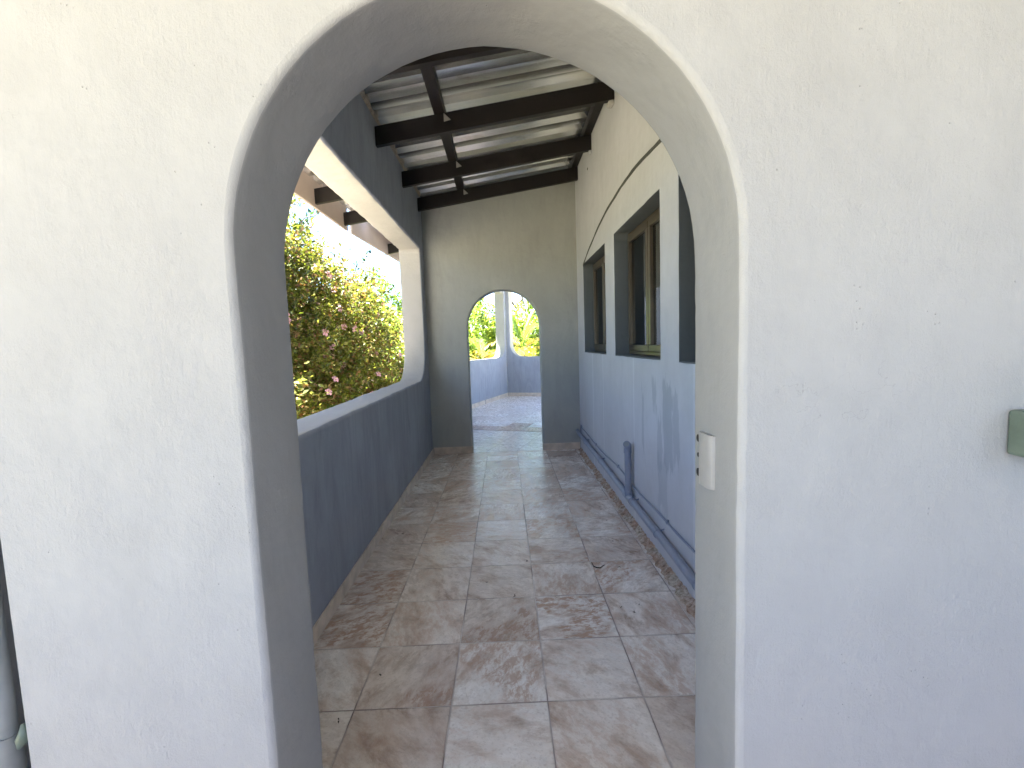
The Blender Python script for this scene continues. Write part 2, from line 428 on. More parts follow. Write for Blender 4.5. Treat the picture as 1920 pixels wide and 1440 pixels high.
XL, XR = -1.02, 1.01
YN0, YN1 = .84, 1.05          # near arched wall
YB0, YB1 = 6.28, 6.52         # end wall of the passage
def rz_(x): return 3.18+.16*(x+1.02)      # rafter underside
def sheet_z(x): return rz_(x)+.155+.09

# near wall; plane y = .84, ux = +X gives normal  Z x X = +Y
nw = empty('arched_wall', (0, YN0, 0), 'white roughcast wall nearest the viewer with a large round-topped arch opening', 'wall')
w1 = wall('plaster_wall', (0, 0, 0), (1, 0, 0), [(-.935, -.3), (3.6, -.3), (3.6, 3.25), (-.935, 3.25)],
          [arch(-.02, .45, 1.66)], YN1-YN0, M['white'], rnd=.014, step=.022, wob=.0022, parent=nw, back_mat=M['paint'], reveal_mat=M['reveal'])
w2 = wall('pipe_chase', (0, .185, 0), (1, 0, 0), [(-2.3, -.3), (-.936, -.3), (-.936, 3.25), (-2.3, 3.25)], [], .025, M['white'], parent=nw)
w3 = wall('return_pier', (0, -.02, 0), (1, 0, 0), [(-2.3, -.3), (-1.018, -.3), (-1.018, 3.25), (-2.3, 3.25)], [], .204, M['white'], parent=nw)

# end wall
ew = empty('end_wall', (0, YB0, 0), 'blue grey plaster wall closing the passage, pierced by the small far arch', 'wall')
wall('plaster_wall', (0, 0, 0), (1, 0, 0), [(XL-.12, -.25), (XR+.12, -.25), (XR+.12, sheet_z(XR)-.004), (XL-.12, sheet_z(XL)-.03)],
     [arch(.01, .49, 1.71)], YB1-YB0, M['paint'], rnd=.02, step=.05, wob=.006, parent=ew)
for a, b in ((XL+.015, -.482), (.502, XR-.01)):
    mb = MB(); mb.box((a, -.012, .0), (b, -.001, .095)); mb.build('skirting', M['skirt'], ew, .003)
mb = MB(); mb.box((.488, -.012, 0), (.4985, .03, .095)); mb.build('skirting', M['skirt'], ew, .003)
mb = MB(); mb.box((-.4785, -.012, 0), (-.469, .03, .095)); mb.build('skirting', M['skirt'], ew, .003)

# left wall: visible face looks to +X: need normal = -X ; uz x ux = -X  -> ux = ? Z x Y = -X
lw = empty('parapet_wall', (XL, 1.05, 0), 'blue grey parapet wall on the left with a wide unglazed opening to the garden', 'wall')
wall('plaster_wall', (0, -1.05, 0), (0, 1, 0), [(.9, -2.6), (10.05, -2.6), (10.05, 3.0), (6.54, 3.0), (6.54, 3.425), (.9, 3.425)],
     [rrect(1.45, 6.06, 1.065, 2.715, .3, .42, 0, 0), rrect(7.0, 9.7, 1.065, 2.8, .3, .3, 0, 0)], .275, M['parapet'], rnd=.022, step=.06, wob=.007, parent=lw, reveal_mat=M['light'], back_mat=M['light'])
y = 1.08
k = 0
while y < 6.25:
    y1 = min(y+.4, 6.265)
    mb = MB(); mb.box((.001, y-1.05+.002, 0), (.013+random.uniform(-.001, .002), y1-1.05-.002, .088+random.uniform(-.004, .004))); mb.build('skirting', M['skirt'], lw, .003)
    y = y1; k += 1

# house wall on the right: visible face looks to -X, normal = +X = Z x (-Y)
hw = empty('house_wall', (XR, 1.05, 0), 'pale blue grey house wall on the right with recessed windows and a scored arc above them', 'wall')
WIN = [(4.58, 5.82), (2.99, 4.22), (1.40, 2.68)]
def fy(a, b): return (-(b-1.05), -(a-1.05))
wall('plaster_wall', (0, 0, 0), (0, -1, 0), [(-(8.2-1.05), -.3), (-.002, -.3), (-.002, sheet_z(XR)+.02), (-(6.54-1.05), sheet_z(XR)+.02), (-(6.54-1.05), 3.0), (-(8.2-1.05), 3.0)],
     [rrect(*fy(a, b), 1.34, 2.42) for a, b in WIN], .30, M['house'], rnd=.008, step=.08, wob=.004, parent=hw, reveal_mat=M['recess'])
# scored arc
mb = MB(); N = 60; vs = []
for i in range(N+1):
    a = math.pi*(.02+.96*i/N); yy = 3.70-2.10*math.cos(a); zz = 2.40+.335*math.sin(a)**2+nz((yy*3, 7, 0), 1, .008)
    wdt = .014+nz((yy*6, 0, 0), 1, .004)
    t_ = Vector((0, 2.10*math.sin(a), .67*math.sin(a)*math.cos(a))).normalized(); q = Vector((0, -t_.z, t_.y))
    vs += [Vector((-.0025, yy-1.05, zz))+q*wdt, Vector((-.0025, yy-1.05, zz))-q*wdt, Vector((.001, yy-1.05, zz))+q*wdt, Vector((.001, yy-1.05, zz))-q*wdt]
mb.add(vs, [(4*i, 4*i+1, 4*i+5, 4*i+4) for i in range(N)]+[(4*i, 4*i+4, 4*i+6, 4*i+2) for i in range(N)]+[(4*i+1, 4*i+3, 4*i+7, 4*i+5) for i in range(N)])
mb.build('scored_arc', M['scored'], hw)
mb = MB(); mb.tube([(-.003, 5.38-1.05, 3.40), (.002, 5.38-1.05, 3.40)], .014, 12); mb.build('hole', M['dark'], hw)
for yy in (2.32, 3.2, 4.05, 5.08):      # plaster packed round the rafter ends
    mb = MB(); z0 = 3.42
    mb.box((-.05 if yy == 4.05 else -.03, yy-1.05+.05, z0+.05), (-.001, yy-1.05+(.14 if yy == 4.05 else .10), z0+.16)); mb.build('mortar_lump', M['light'] if yy == 4.05 else M['house'], hw, .012)

# windows
LABW = {0: 'brown framed casement window farthest along the house wall', 1: 'brown framed casement window in the middle, its glass mirroring the far arch',
        2: 'brown framed casement window nearest the viewer, mostly hidden behind the arch edge'}
for wi, (a, b) in enumerate(WIN):
    X = 1.137
    wo = empty('casement_window', (X, (a+b)/2, 1.34), LABW[wi], 'window', 'windows of the house wall')
    hh, w2_ = 1.08, (b-a)/2-.012
    # outer frame
    mb = MB(); tf = .028
    mb.box((0, -w2_, .012), (.055, w2_, .012+tf)); mb.box((0, -w2_, hh-.012-tf), (.055, w2_, hh-.012))
    mb.box((0, -w2_, .012+tf+.0005), (.055, -w2_+tf, hh-.0125-tf)); mb.box((0, w2_-tf, .012+tf+.0005), (.055, w2_, hh-.0125-tf))
    mb.build('frame', M['brown_frame'], wo, .002)
    for s in (-1, 1):
        y0, y1 = (0.003, w2_-tf-.002) if s > 0 else (-w2_+tf+.002, -.003)
        z0, z1 = .012+tf+.002, hh-.014-tf; ts = .052
        mb = MB(); x0, x1 = -.012, .035
        mb.box((x0, y0, z0), (x1, y1, z0+ts)); mb.box((x0, y0, z1-ts), (x1, y1, z1))
        mb.box((x0, y0, z0+ts+.0005), (x1, y0+ts, z1-ts-.0005)); mb.box((x0, y1-ts, z0+ts+.0005), (x1, y1, z1-ts-.0005))
        so = mb.build('sash', M['brown_frame'], wo, .004)
        mb = MB(); mb.box((.012, y0+ts+.0005, z0+ts+.0005), (.016, y1-ts-.0005, z1-ts-.0005)); mb.build('pane', M['glass'], so)
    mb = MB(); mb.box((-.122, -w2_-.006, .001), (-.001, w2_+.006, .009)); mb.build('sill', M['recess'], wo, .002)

# the rooms behind the glass
mb = MB()
x0, x1, y0, y1, z0, z1 = 1.312, 4.6, 1.06, 8.15, 0.0, 2.9
mb.add([(x0,y0,z0),(x1,y0,z0),(x1,y1,z0),(x0,y1,z0),(x0,y0,z1),(x1,y0,z1),(x1,y1,z1),(x0,y1,z1)], [(0,3,2,1)[::-1],(4,5,6,7)[::-1],(0,1,5,4)[::-1],(1,2,6,5)[::-1],(2,3,7,6)[::-1]])
tag(mb.build('house_interior', M['room']), 'dim room seen through the window glass of the house', 'room')

# ------------------------------------------------------------------ floors
mb = MB(); mb.box((-2.3, -3.2, -.2), (XR-.002, 6.3, 0)); mb.box((XR-.0015, -3.2, -.2), (4.5, .839, 0)); tag(mb.build('passage_floor', M['tile']), kind='structure')
TH = math.radians(-20.5)
fo = bpy.data.objects.new('terrace_floor', None)
mb = MB()
c, s = math.cos(-TH), math.sin(-TH)
def inv(x, y):      # world -> terrace frame with its origin at the far corner
    dx, dy = x-.07, y-13.0; return (dx*c-dy*s, dx*s+dy*c)
poly = [inv(*p) for p in ((XL+.001, 6.303), (.98, 6.303), (.98, 8.25), (6.9, 8.25), (6.3, 10.6), (.08, 13.0), (-1.02, 10.06))]
n_ = len(poly)
mb.add([(x, y, 0) for x, y in poly]+[(x, y, -.2) for x, y in poly], [tuple(range(n_)), tuple(range(2*n_-1, n_-1, -1))]+[(i, n_+i, n_+(i+1) % n_, (i+1) % n_) for i in range(n_)])
tf_ = mb.build('terrace_floor', M['tile_far']); tf_.location = (.07, 13.0, 0); tf_.rotation_euler = (0, 0, TH); tag(tf_, kind='structure')
bm_fix(tf_)
# band of brown tiles
bx0, by0 = inv(-.62, 8.08)
mb = MB()
xs = -1.0
cell = .4
yb = round((by0-.10)/cell)*cell+.10-.19
for i in range(6):
    x_ = round((bx0-.4)/cell)*cell+i*cell
    mb.box((x_+.003, yb, .001), (x_+cell-.003, yb+.37, .004))
mb.box((round((bx0+1.1)/cell)*cell-.4+.003, yb+.376, .001), (round((bx0+1.1)/cell)*cell-.003, yb+.74, .004))
bt = mb.build('brown_tile_band', M['tile_brown']); bt.location = (.07, 13, 0); bt.rotation_euler = (0, 0, TH); tag(bt, kind='structure')
mb = MB(); mb.box((-80, -60, -3.0), (80, 120, -2.6)); tag(mb.build('ground', M['ground']), kind='structure')
mb = MB(); mb.box((-7, -14, -2.62), (9, -3.21, -2.56)); tag(mb.build('bounce_paving', M['pave']), kind='structure')  # unseen neutral slab added to keep warm bounce off the near wall

# ------------------------------------------------------------------ far terrace walls and roof
L = 3.135; ex = Vector((math.cos(TH), math.sin(TH), 0)); ey = Vector((-math.sin(TH), math.cos(TH), 0))
# left side wall: runs along ey towards the corner; visible face to +ex ; normal Z x ey = -ex
tw = empty('terrace_wall', (.07, 13.0, 0), 'blue grey terrace parapet wall seen through the far arch, left of its corner pillar', 'wall')
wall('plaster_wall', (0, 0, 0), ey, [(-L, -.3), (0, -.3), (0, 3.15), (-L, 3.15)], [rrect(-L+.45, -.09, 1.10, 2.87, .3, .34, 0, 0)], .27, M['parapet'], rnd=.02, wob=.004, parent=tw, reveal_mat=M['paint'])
tr_ = empty('terrace_wall', (.07, 13.0, 0), 'blue grey terrace parapet wall seen through the far arch, right of its corner pillar', 'wall')
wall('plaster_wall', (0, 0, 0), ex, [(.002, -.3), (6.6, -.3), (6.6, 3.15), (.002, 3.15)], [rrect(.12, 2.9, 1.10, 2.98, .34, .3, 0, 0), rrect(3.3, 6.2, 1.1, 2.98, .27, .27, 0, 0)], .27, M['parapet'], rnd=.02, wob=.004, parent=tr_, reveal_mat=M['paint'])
for i in range(7):
    a = -.02-i*.42
    mb = MB(); p0 = -ey*0
    vs = []
    for (t0, t1, hgt) in ((a-(.37 if i == 3 else .415), a-.003, .10),):
        for d in (.001, .014):
            for t_ in (t0, t1):
                for z_ in (.0, hgt):
                    q = ey*t_+ex*d; vs.append((q.x, q.y, z_))
    mb.add(vs, [(0,1,3,2),(4,6,7,5),(0,4,5,1),(2,3,7,6),(1,5,7,3),(0,2,6,4)])
    o = mb.build('skirting', M['skirt'], tw)
for i in range(9):
    a = .02+i*.42
    vs = []
    for d in (.001, .014):
        for t_ in (a, a+.415):
            for z_ in (.0, .10):
                q = ex*t_-ey*d; vs.append((q.x, q.y, z_))
    mb = MB(); mb.add(vs, [(0,1,3,2),(4,6,7,5),(0,4,5,1),(2,3,7,6),(1,5,7,3),(0,2,6,4)]); mb.build('skirting', M['skirt'], tr_)
mb = MB()
pl = [(-1.5, 6.56), (1.75, 6.56), (1.75, 13.5), (-.1, 14.2), (-2.0, 10.1)]
mb.add([(x, y, 3.16) for x, y in pl]+[(x, y, 3.30) for x, y in pl], [tuple(range(5))[::-1], tuple(range(5, 10))]+[(i, (i+1) % 5, 5+(i+1) % 5, 5+i) for i in range(5)])
tag(mb.build('terrace_roof', M['outer']), 'flat roof slab over the far terrace beyond the small arch', 'roof')

mb = MB(); mb.box((-4.0, -3.5, 2.80), (4.5, YN0-.002, 2.95)); tag(mb.build('light_block_roof', M['outer']), 'unseen flat slab added over the viewer to shade the white arched wall', 'roof')  # unseen slab added to cut daylight on the near arched wall
mb = MB(); mb.box((-2.3, -3.2, .001), (3.598, -2.98, 1.06)); mb.box((-2.3, -2.979, .001), (-2.08, -.6, 1.06))  # unseen low walls added to block bounce light from the ground outside
tag(mb.build('light_block_parapet', M['outer'], bevel=.02), 'unseen low pale parapet added behind the viewer to block light from below', 'parapet')
mb = MB(); mb.box((3.602, -3.2, .001), (3.85, YN0+.2, 2.79)); tag(mb.build('light_block_wall', M['outer']), 'unseen pale side wall added on the right behind the viewer to cut the light', 'wall')  # unseen wall added to halve the light reaching the arched wall
# ------------------------------------------------------------------ passage roof
ro = empty('veranda_roof', (0, 1.05, 3.2), 'sloping corrugated metal roof on dark timber rafters over the passage', 'roof')
oz = 3.2; oy = 1.05
RY = [1.20, 2.10, 3.12, 4.09, 5.12, 6.02]
for i, ry in enumerate(RY):
    xa, xb = (XL-.93, XR-.003)
    # the tail beyond the wall is lower in the picture: straight rafter, wall is built round it
    segs = [(XL+.002, xb), (XL-.93, XL-.277)]
    mb = MB()
    for (xa, xb) in segs:
        y0, y1 = ry-oy, ry-oy+.05
        v = [(x, y_, (rz_(x) if b == 0 else rz_(x)+.155)-oz) for b in (0, 1) for x in (xa, xb) for y_ in (y0, y1)]
        mb.add(v, [(0,1,3,2),(4,6,7,5),(0,2,6,4),(1,5,7,3),(0,4,5,1),(2,3,7,6)])
    rf = mb.build('rafter', M['wood'], ro); bm_fix(rf)
    # triangular bracket
    if i >= 2:
        mb = MB(); xb_ = -.435; zt = rz_(xb_)+.155-oz-.002; yf = ry-oy-.004
        mb.add([(xb_, yf, zt), (xb_+.058, yf, zt-.055), (xb_, yf, zt-.07), (xb_, yf+.003, zt), (xb_+.058, yf+.003, zt-.055), (xb_, yf+.003, zt-.07)], [(0,1,2),(3,5,4),(0,3,4,1),(1,4,5,2),(2,5,3,0)])
        mb.build('bracket', M['bracket'], rf)
for ry in (7.83, 8.9):
    mb = MB(); v = [(x, y_, (rz_(x) if b == 0 else rz_(x)+.155)-oz-.03) for b in (0, 1) for x in (-1.9, XL-.277) for y_ in (ry-oy, ry-oy+.05)]
    mb.add(v, [(0,1,3,2),(4,6,7,5),(0,2,6,4),(1,5,7,3),(0,4,5,1),(2,3,7,6)]); bm_fix(mb.build('rafter', M['wood'], ro))
for xa, xb, zo in ((-.515, -.43, 0), (.925, XR-.004, 0)):
    mb = MB(); v = [(x, y_, rz_(x)+.157+(.088 if b else 0)-oz) for b in (0, 1) for x in (xa, xb) for y_ in (0.02, 6.265-oy)]
    mb.add(v, [(0,1,3,2),(4,6,7,5),(0,2,6,4),(1,5,7,3),(0,4,5,1),(2,3,7,6)]); bm_fix(mb.build('purlin', M['wood'], ro))
def sheet(ya, yb, xa, xb, name, dz=0):
    pitch = .25; prof = []
    y = ya; k = 0
    while y < yb:
        for dy, h in ((0, 0), (.115, 0), (.14, .055), (.225, .055)):
            prof.append((y+dy, h))
        y += pitch
    prof.append((y, 0))
    mb = MB(); nx = 12; vs = []
    for j in range(nx+1):
        for (py, h) in prof:
            xs_ = xa if ya < 6 else -1.943+.0666*(py-6.32); x = xs_+(xb-xs_)*j/nx; vs.append((x, py-oy, sheet_z(x)+h+dz-oz+nz((x*2, py*2, 0), 1, .003)))
    n = len(prof)
    up_ = [(x, y, z+.0012) for x, y, z in vs]
    mb.add(vs, [(j*n+i, (j+1)*n+i, (j+1)*n+i+1, j*n+i+1) for j in range(nx) for i in range(n-1)])
    mb.add(up_, [(j*n+i, j*n+i+1, (j+1)*n+i+1, (j+1)*n+i) for j in range(nx) for i in range(n-1)])
    return mb.build(name, M['tin'], ro)
sheet(.9, 6.6, -1.949, XR+.3, 'roof_sheet')
sheet(6.86, 9.3, -1.93, XL-.05, 'roof_sheet', .0)
# fascia boards along the eaves
def board(p0, p1, z0, z1, th=.03):
    d = (Vector(p1)-Vector(p0)).normalized(); q = Vector((-d.y, d.x))*th
    a, b = Vector(p0), Vector(p1); pts = [a, b, b+q, a+q]
    mb = MB(); mb.add([(p.x, p.y-oy, z-oz) for z in (z0, z1) for p in pts], [(3,2,1,0),(4,5,6,7)]+[(i, (i+1) % 4, 4+(i+1) % 4, 4+i) for i in range(4)])
    return mb.build('fascia', M['fascia'], ro, .003)
board((-1.95, .6), (-1.95, 6.17), 2.995, 3.325)
board((-1.945, 6.32), (-1.74, 9.4), 3.0, 3.325)

# crumbly mortar along the top of the left wall under the sheet
mb = MB(); N = 150; vs = []
for i in range(N+1):
    yy = 1.1+(6.2-1.1)*i/N
    a = abs(nz((yy*7, 0, 0), 1, 1)); h = .03+.05*a+nz((yy*31, 1, 0), 1, .02); w_ = .015+.05*abs(nz((yy*5, 4, 0), 1, 1))+nz((yy*40, 1, 4), 1, .01)
    vs += [(.0, yy-1.05, 3.4), (w_, yy-1.05, 3.415+h*.3), (.0+w_*.5, yy-1.05, 3.42+h), (-.05, yy-1.05, 3.43)]
mb.add(vs, [(4*i+k, 4*i+(k+1) % 4, 4*i+4+(k+1) % 4, 4*i+4+k) for i in range(N) for k in range(4)])
bm_fix(mb.build('mortar_bedding', M['mortar'], lw))

# ------------------------------------------------------------------ pipes on the house wall
wp = empty('waste_pipe', (.975, 3.64, 0), 'painted waste pipe with an upright rodding branch, low along the house wall', 'pipe')
def W(p): return (p[0]-.975, p[1]-3.64, p[2])
def pz(y): return .195+(y-2.4)*.0155
xp = .968
mb = MB(); mb.tube([W((xp, 1.06, pz(1.06)))]+[W((xp+nz((0, y_, 0), 2, .003), y_, pz(y_))) for y_ in np.linspace(1.5, 6.27, 12)], .028, 16); mb.build('pipe', M['pipe_blue'], wp)
for y_ in (2.30, 2.93, 3.50, 4.72, 5.6):
    mb = MB(); mb.tube([W((xp, y_, pz(y_))), W((xp, y_+.012, pz(y_)))], .0315, 16); mb.tube([W((xp+.01, y_+.006, pz(y_)+.02)), W((XR, y_+.006, pz(y_)+.03))], .006, 8)
    mb.build('clamp', M['pipe_blue'], wp)
mb = MB(); mb.tube([W((xp-.004, 3.64, pz(3.6))), W((xp-.006, 3.645, .60))], .027, 16); mb.build('upright_branch', M['pipe_blue'], wp)
mb = MB(); mb.tube([W((xp, 3.54, pz(3.54))), W((xp, 3.73, pz(3.73)))], .033, 16); mb.tube([W((xp-.004, 3.64, pz(3.6))), W((xp-.004, 3.64, .27))], .0325, 16); mb.build('tee', M['pipe_blue'], wp)
mb = MB(); mb.tube([W((xp-.006, 3.645, .575)), W((xp-.006, 3.645, .615)), W((xp-.010, 3.635, .640)), W((xp-.022, 3.610, .655))], [.0315, .0315, .031, .028], 16)
bend = mb.build('bend', M['pipe_blue'], wp)
mb = MB(); mb.tube([W((xp-.023, 3.608, .6555)), W((xp-.027, 3.600, .658))], .020, 16); mb.build('end_plug', M['pipe_grey'], bend)

cp = empty('water_pipe', (1.0, 3.64, 0), 'thin painted water pipe clipped wavily above the waste pipe', 'pipe')
pts = []
for y_ in np.linspace(1.06, 6.08, 60):
    pts.append((.998-1.0+.002*math.sin(y_*5), y_-3.64, .318+.012*math.sin(y_*3.3+.6)+nz((y_*1.5, 3, 0), 1, .02)-.02*max(0, 3-y_)))
pts += [(-.002, 6.10-3.64, .36), (-.002, 6.16-3.64, .352), (-.002, 6.17-3.64, .30), (-.004, 6.165-3.64, .24)]
mb = MB(); mb.tube(pts, .0075, 8); mb.build('pipe', M['pipe_blue'], cp)
for y_ in (2.92, 4.15, 5.2):
    i = int((y_-1.06)/(6.08-1.06)*59); p = pts[i]
    mb = MB(); mb.tube([(p[0], p[1]-.006, p[2]), (p[0], p[1]+.006, p[2])], .012, 10); mb.box((p[0]-.002, p[1]-.006, p[2]-.004), (.0095, p[1]+.006, p[2]+.018)); mb.build('clip', M['pipe_blue'], cp)
mb = MB(); mb.tube([(-.01, 2.50, .36), (-.01, 2.505, .25)], .006, 8); mb.build('drop', M['pipe_blue'], cp)
mb = MB(); mb.tube([(.99, 3.70, .25), (.992, 3.70, .61)], .007, 8)
tag(mb.build('vent_tube', M['pipe_blue']), 'slim painted tube rising behind the upright branch of the waste pipe', 'pipe')

# crumbling strip where the skirting was hacked off
rng = np.random.default_rng(3)
N = 420; K = 6; V = np.zeros((N, K, 3))
for i in range(N):
    yy = 1.06+(6.24-1.06)*i/(N-1)
    wdt = .055+nz((yy*3, 0, 0), 1, .035)+nz((yy*17, 2, 0), 1, .022)
    for k in range(K):
        t_ = k/(K-1); x = XR-.002-wdt*(1-t_)
        h = .003+.03*t_**1.3+(nz((yy*22, x*22, 0), 1, .014)+nz((yy*55, x*55, 5), 1, .008))*(.3+t_) if k > 0 else .0005
        V[i, k] = (x, yy+rng.normal(0, .002), max(.0006, h))
idx = np.arange(N*K).reshape(N, K)
F = np.stack([idx[:-1, :-1].ravel(), idx[1:, :-1].ravel(), idx[1:, 1:].ravel(), idx[:-1, 1:].ravel()], 1)
rs = NT('broken mortar'); v_ = rs.coord(); f_ = rs.noise(v_, 35, 6, .7); g_ = rs.noise(v_, 8, 3)
rs.set(Base_Color=rs.mix(rs.mapr(g_, .4, .62), rs.ramp(f_, [(.35, (.14, .09, .06)), (.5, (.40, .27, .20)), (.65, (.52, .42, .34))]), rs.ramp(f_, [(.35, (.2, .16, .12)), (.6, (.60, .54, .46))])), Roughness=.95, Normal=rs.bump(f_, .8, .01))
o = np_mesh('broken_mortar', V.reshape(-1, 3), F, rs.m); tag(o, 'crumbling pinkish mortar strip along the foot of the house wall', 'rubble', kind='stuff')

# litter on the floor
mb = MB()
for (x, y_) in [(.60, 2.45), (.66, 2.40), (.70, 2.47), (.02, 2.62), (-.16, 2.78), (.10, 3.05), (.80, 3.7), (.76, 3.3), (.86, 4.9), (.84, 5.3), (.88, 4.2), (-.86, 3.6), (-.72, 1.75), (-.62, 2.0), (.92, 5.7), (-.9, 5.0), (.7, 2.9), (.81, 3.95)]:
    for q in range(3):
        a = random.uniform(0, 6.3); l = random.uniform(.003, .009)
        px, py = x+random.gauss(0, .006), y_+random.gauss(0, .006)
        mb.add([(px-math.cos(a)*l, py-math.sin(a)*l, .001), (px+math.sin(a)*l*.4, py-math.cos(a)*l*.4, .004), (px+math.cos(a)*l, py+math.sin(a)*l, .002), (px-math.sin(a)*l*.4, py+math.cos(a)*l*.4, .005)], [(0, 1, 2, 3)])
tag(mb.build('leaf_litter', M['debris']), 'dark specks of leaf litter scattered over the floor tiles', 'litter', kind='stuff')
mb = MB(); mb.tube([(.535, 2.97, .012), (.538, 2.93, .005), (.555, 2.91, .004), (.58, 2.905, .004), (.60, 2.925, .006), (.617, 2.94, .005)], [.002, .003, .0035, .0035, .003, .0015], 6)
tag(mb.build('twig', M['debris']), 'short curled dark twig lying on a floor tile near the pipes', 'twig')

# ------------------------------------------------------------------ lock keeper in the near arch reveal
lk = empty('lock_keeper', (.43, 1.0, 1.16), 'smooth white block beside three dark bolt holes, on the right side of the near arch', 'lock keeper')
mb = MB(); N = 10; vs = []
for zz, sh in ((0.004, .0), (.008, .001), (.06, .0), (.112, .0), (.118, -.001)):
    for i in range(N+1):
        a = math.pi*i/N; vs.append((.004-.016*math.sin(a)**.55-sh*.5+.003*nz((zz*30, i*.6, 0), 1, 1), -.028-.034*math.cos(a), zz+nz((i*.9, zz*9, 1), 1, .003)))
n = N+1
mb.add(vs, [(r*n+i, r*n+i+1, (r+1)*n+i+1, (r+1)*n+i) for r in range(4) for i in range(N)], True)
mb.add(vs[:n], [tuple(range(n))]); mb.add(vs[-n:], [tuple(range(n))]); o = mb.build('block', M['blk'], lk); bm_fix(o)
for z_, r_ in ((.098, .0085), (.060, .005), (.020, .009)):
    mb = MB(); mb.tube([(-.0008, .022, z_), (.012, .022, z_)], [r_, r_], 16); mb.build('bolt_hole', M['dark'], lk)

# box at the right edge
bx = empty('wall_box', (.93, .84, 1.25), 'small grey green painted metal box fixed to the white wall at the far right', 'box')
mb = MB(); mb.box((.002, -.11, -.004), (.16, -.001, .081)); mb.build('housing', M['steel_box'], bx, .006)
mb = MB(); mb.box((.010, -.122, .004), (.152, -.1105, .073)); mb.build('cover', M['steel_box'], bx, .003)

# pipe at the left edge
dp = empty('downpipe', (-.989, .858, 0), 'weathered grey downpipe standing in a recess at the left edge of the white wall', 'pipe')
mb = MB(); mb.tube([(0, 0, 0), (0, 0, 1.22), (-.012, 0.02, 1.30), (-.03, .04, 1.40)], .0155, 16); mb.build('pipe', M['pipe_grey'], dp)
mb = MB(); mb.tube([(0, 0, .62), (0, 0, .762)], .0185, 16); mb.build('collar', M['pipe_grey'], dp)
mb = MB(); mb.tube([(.02, -.004, .735), (.030, -.006, .752), (.036, -.004, .768), (.030, .0, .782)], [.004, .011, .010, .004], 8); o = mb.build('clip', M['steel_box'], dp)

# ------------------------------------------------------------------ vegetation
def blob_leaves(blobs, n_twig, leaves, size, seed, twig_len=.4, outer=.72, up_bias=.3, droop=.2):
    """twigs rooted through the outer part of ellipsoids, each carrying leaves; returns V, F"""
    rng = np.random.default_rng(seed)
    vol = np.array([b[1][0]*b[1][1]+b[1][1]*b[1][2]+b[1][0]*b[1][2] for b in blobs]); pr = vol/vol.sum()
    bi = rng.choice(len(blobs), n_twig, p=pr)
    C_ = np.array([b[0] for b in blobs])[bi]; R_ = np.array([b[1] for b in blobs])[bi]
    d = rng.normal(size=(n_twig, 3)); d /= np.linalg.norm(d, axis=1)[:, None]
    rad = rng.uniform(outer**3, 1.08, n_twig)**(1/3)
    lump = 1+.16*np.sin(d[:, 0]*7+bi)+.14*np.sin(d[:, 2]*8+d[:, 1]*5+bi*2)
    base = C_+d*R_*(rad*lump)[:, None]
    td = d+rng.normal(0, .55, (n_twig, 3)); td[:, 2] += up_bias-droop*rng.random(n_twig); td /= np.linalg.norm(td, axis=1)[:, None]
    tl = twig_len*rng.uniform(.5, 1.3, n_twig)
    t = rng.random((n_twig, leaves))
    p = base[:, None]+td[:, None]*(t*tl[:, None])[..., None]
    p = p+rng.normal(0, size*.55, p.shape); p[..., 2] -= droop*(t**2)*tl[:, None]
    p = p.reshape(-1, 3); n = len(p)
    ld = td.repeat(leaves, 0)*.6+rng.normal(0, .6, (n, 3)); ld[:, 2] -= .25; ld /= np.linalg.norm(ld, axis=1)[:, None]
    nr = rng.normal(0, .55, (n, 3)); nr[:, 2] += 1.0; nr += d.repeat(leaves, 0)*.5
    sx = np.cross(ld, nr); sx /= np.linalg.norm(sx, axis=1)[:, None]+1e-9; nn = np.cross(sx, ld)
    s = size*rng.uniform(.6, 1.3, n)[:, None]
    V = np.stack([p, p+ld*s*.5+sx*s*.32+nn*s*.1, p+ld*s, p+ld*s*.5-sx*s*.32+nn*s*.1], 1).reshape(-1, 3)
    i = np.arange(n)*4
    F = np.stack([np.stack([i, i+1, i+2], 1), np.stack([i, i+2, i+3], 1)], 1).reshape(-1, 3)
    return V, F

def limb(mb, a, b, r0, r1, seed, n=6, jit=.12):
    rnd_ = random.Random(seed); a, b = Vector(a), Vector(b); L_ = (b-a).length; pts = []
    for i in range(n+1):
        t = i/n; p = a.lerp(b, t)
        if 0 < i < n: p += Vector((rnd_.gauss(0, 1), rnd_.gauss(0, 1), rnd_.gauss(0, .5)))*jit*L_*.2
        pts.append(p)
    mb.tube(pts, [r0+(r1-r0)*i/n for i in range(n+1)], 7, False)
    return pts

GZ = -2.6
def make_tree(name, loc, blobs, mats, ntw, leaves, size, seed, label, cat, group=None, twig_len=.4, second=None, trunk_r=.12):
    """blobs relative to loc (ground point)"""
    root = empty(name, loc, label, cat, group)
    V, F = blob_leaves(blobs, ntw, leaves, size, seed, twig_len)
    mi = None
    if second is not None:
        r = np.random.default_rng(seed+1); mm = r.random(len(F)//2) < second; mi = np.repeat(mm, 2).astype(int)
    np_mesh('crown', V, F, mats, root, mi)
    mb = MB(); z0 = min(b[0][2] for b in blobs)
    limb(mb, (0, 0, -.1), (0, 0, z0*.6), trunk_r, trunk_r*.8, seed)
    for i, b in enumerate(blobs):
        pts = limb(mb, (0, 0, z0*.6), b[0], trunk_r*.65, trunk_r*.25, seed+i)
        for k in range(5):
            rr = random.Random(seed*13+i*7+k); d = Vector((rr.gauss(0, 1), rr.gauss(0, 1), rr.gauss(.2, .8))).normalized()
            e = Vector(b[0])+Vector((d.x*b[1][0], d.y*b[1][1], d.z*b[1][2]))*.95
            limb(mb, b[0], e, trunk_r*.22, .008, seed+i*9+k, 5)
    mb.build('trunk', M['bark'], root)
    return root

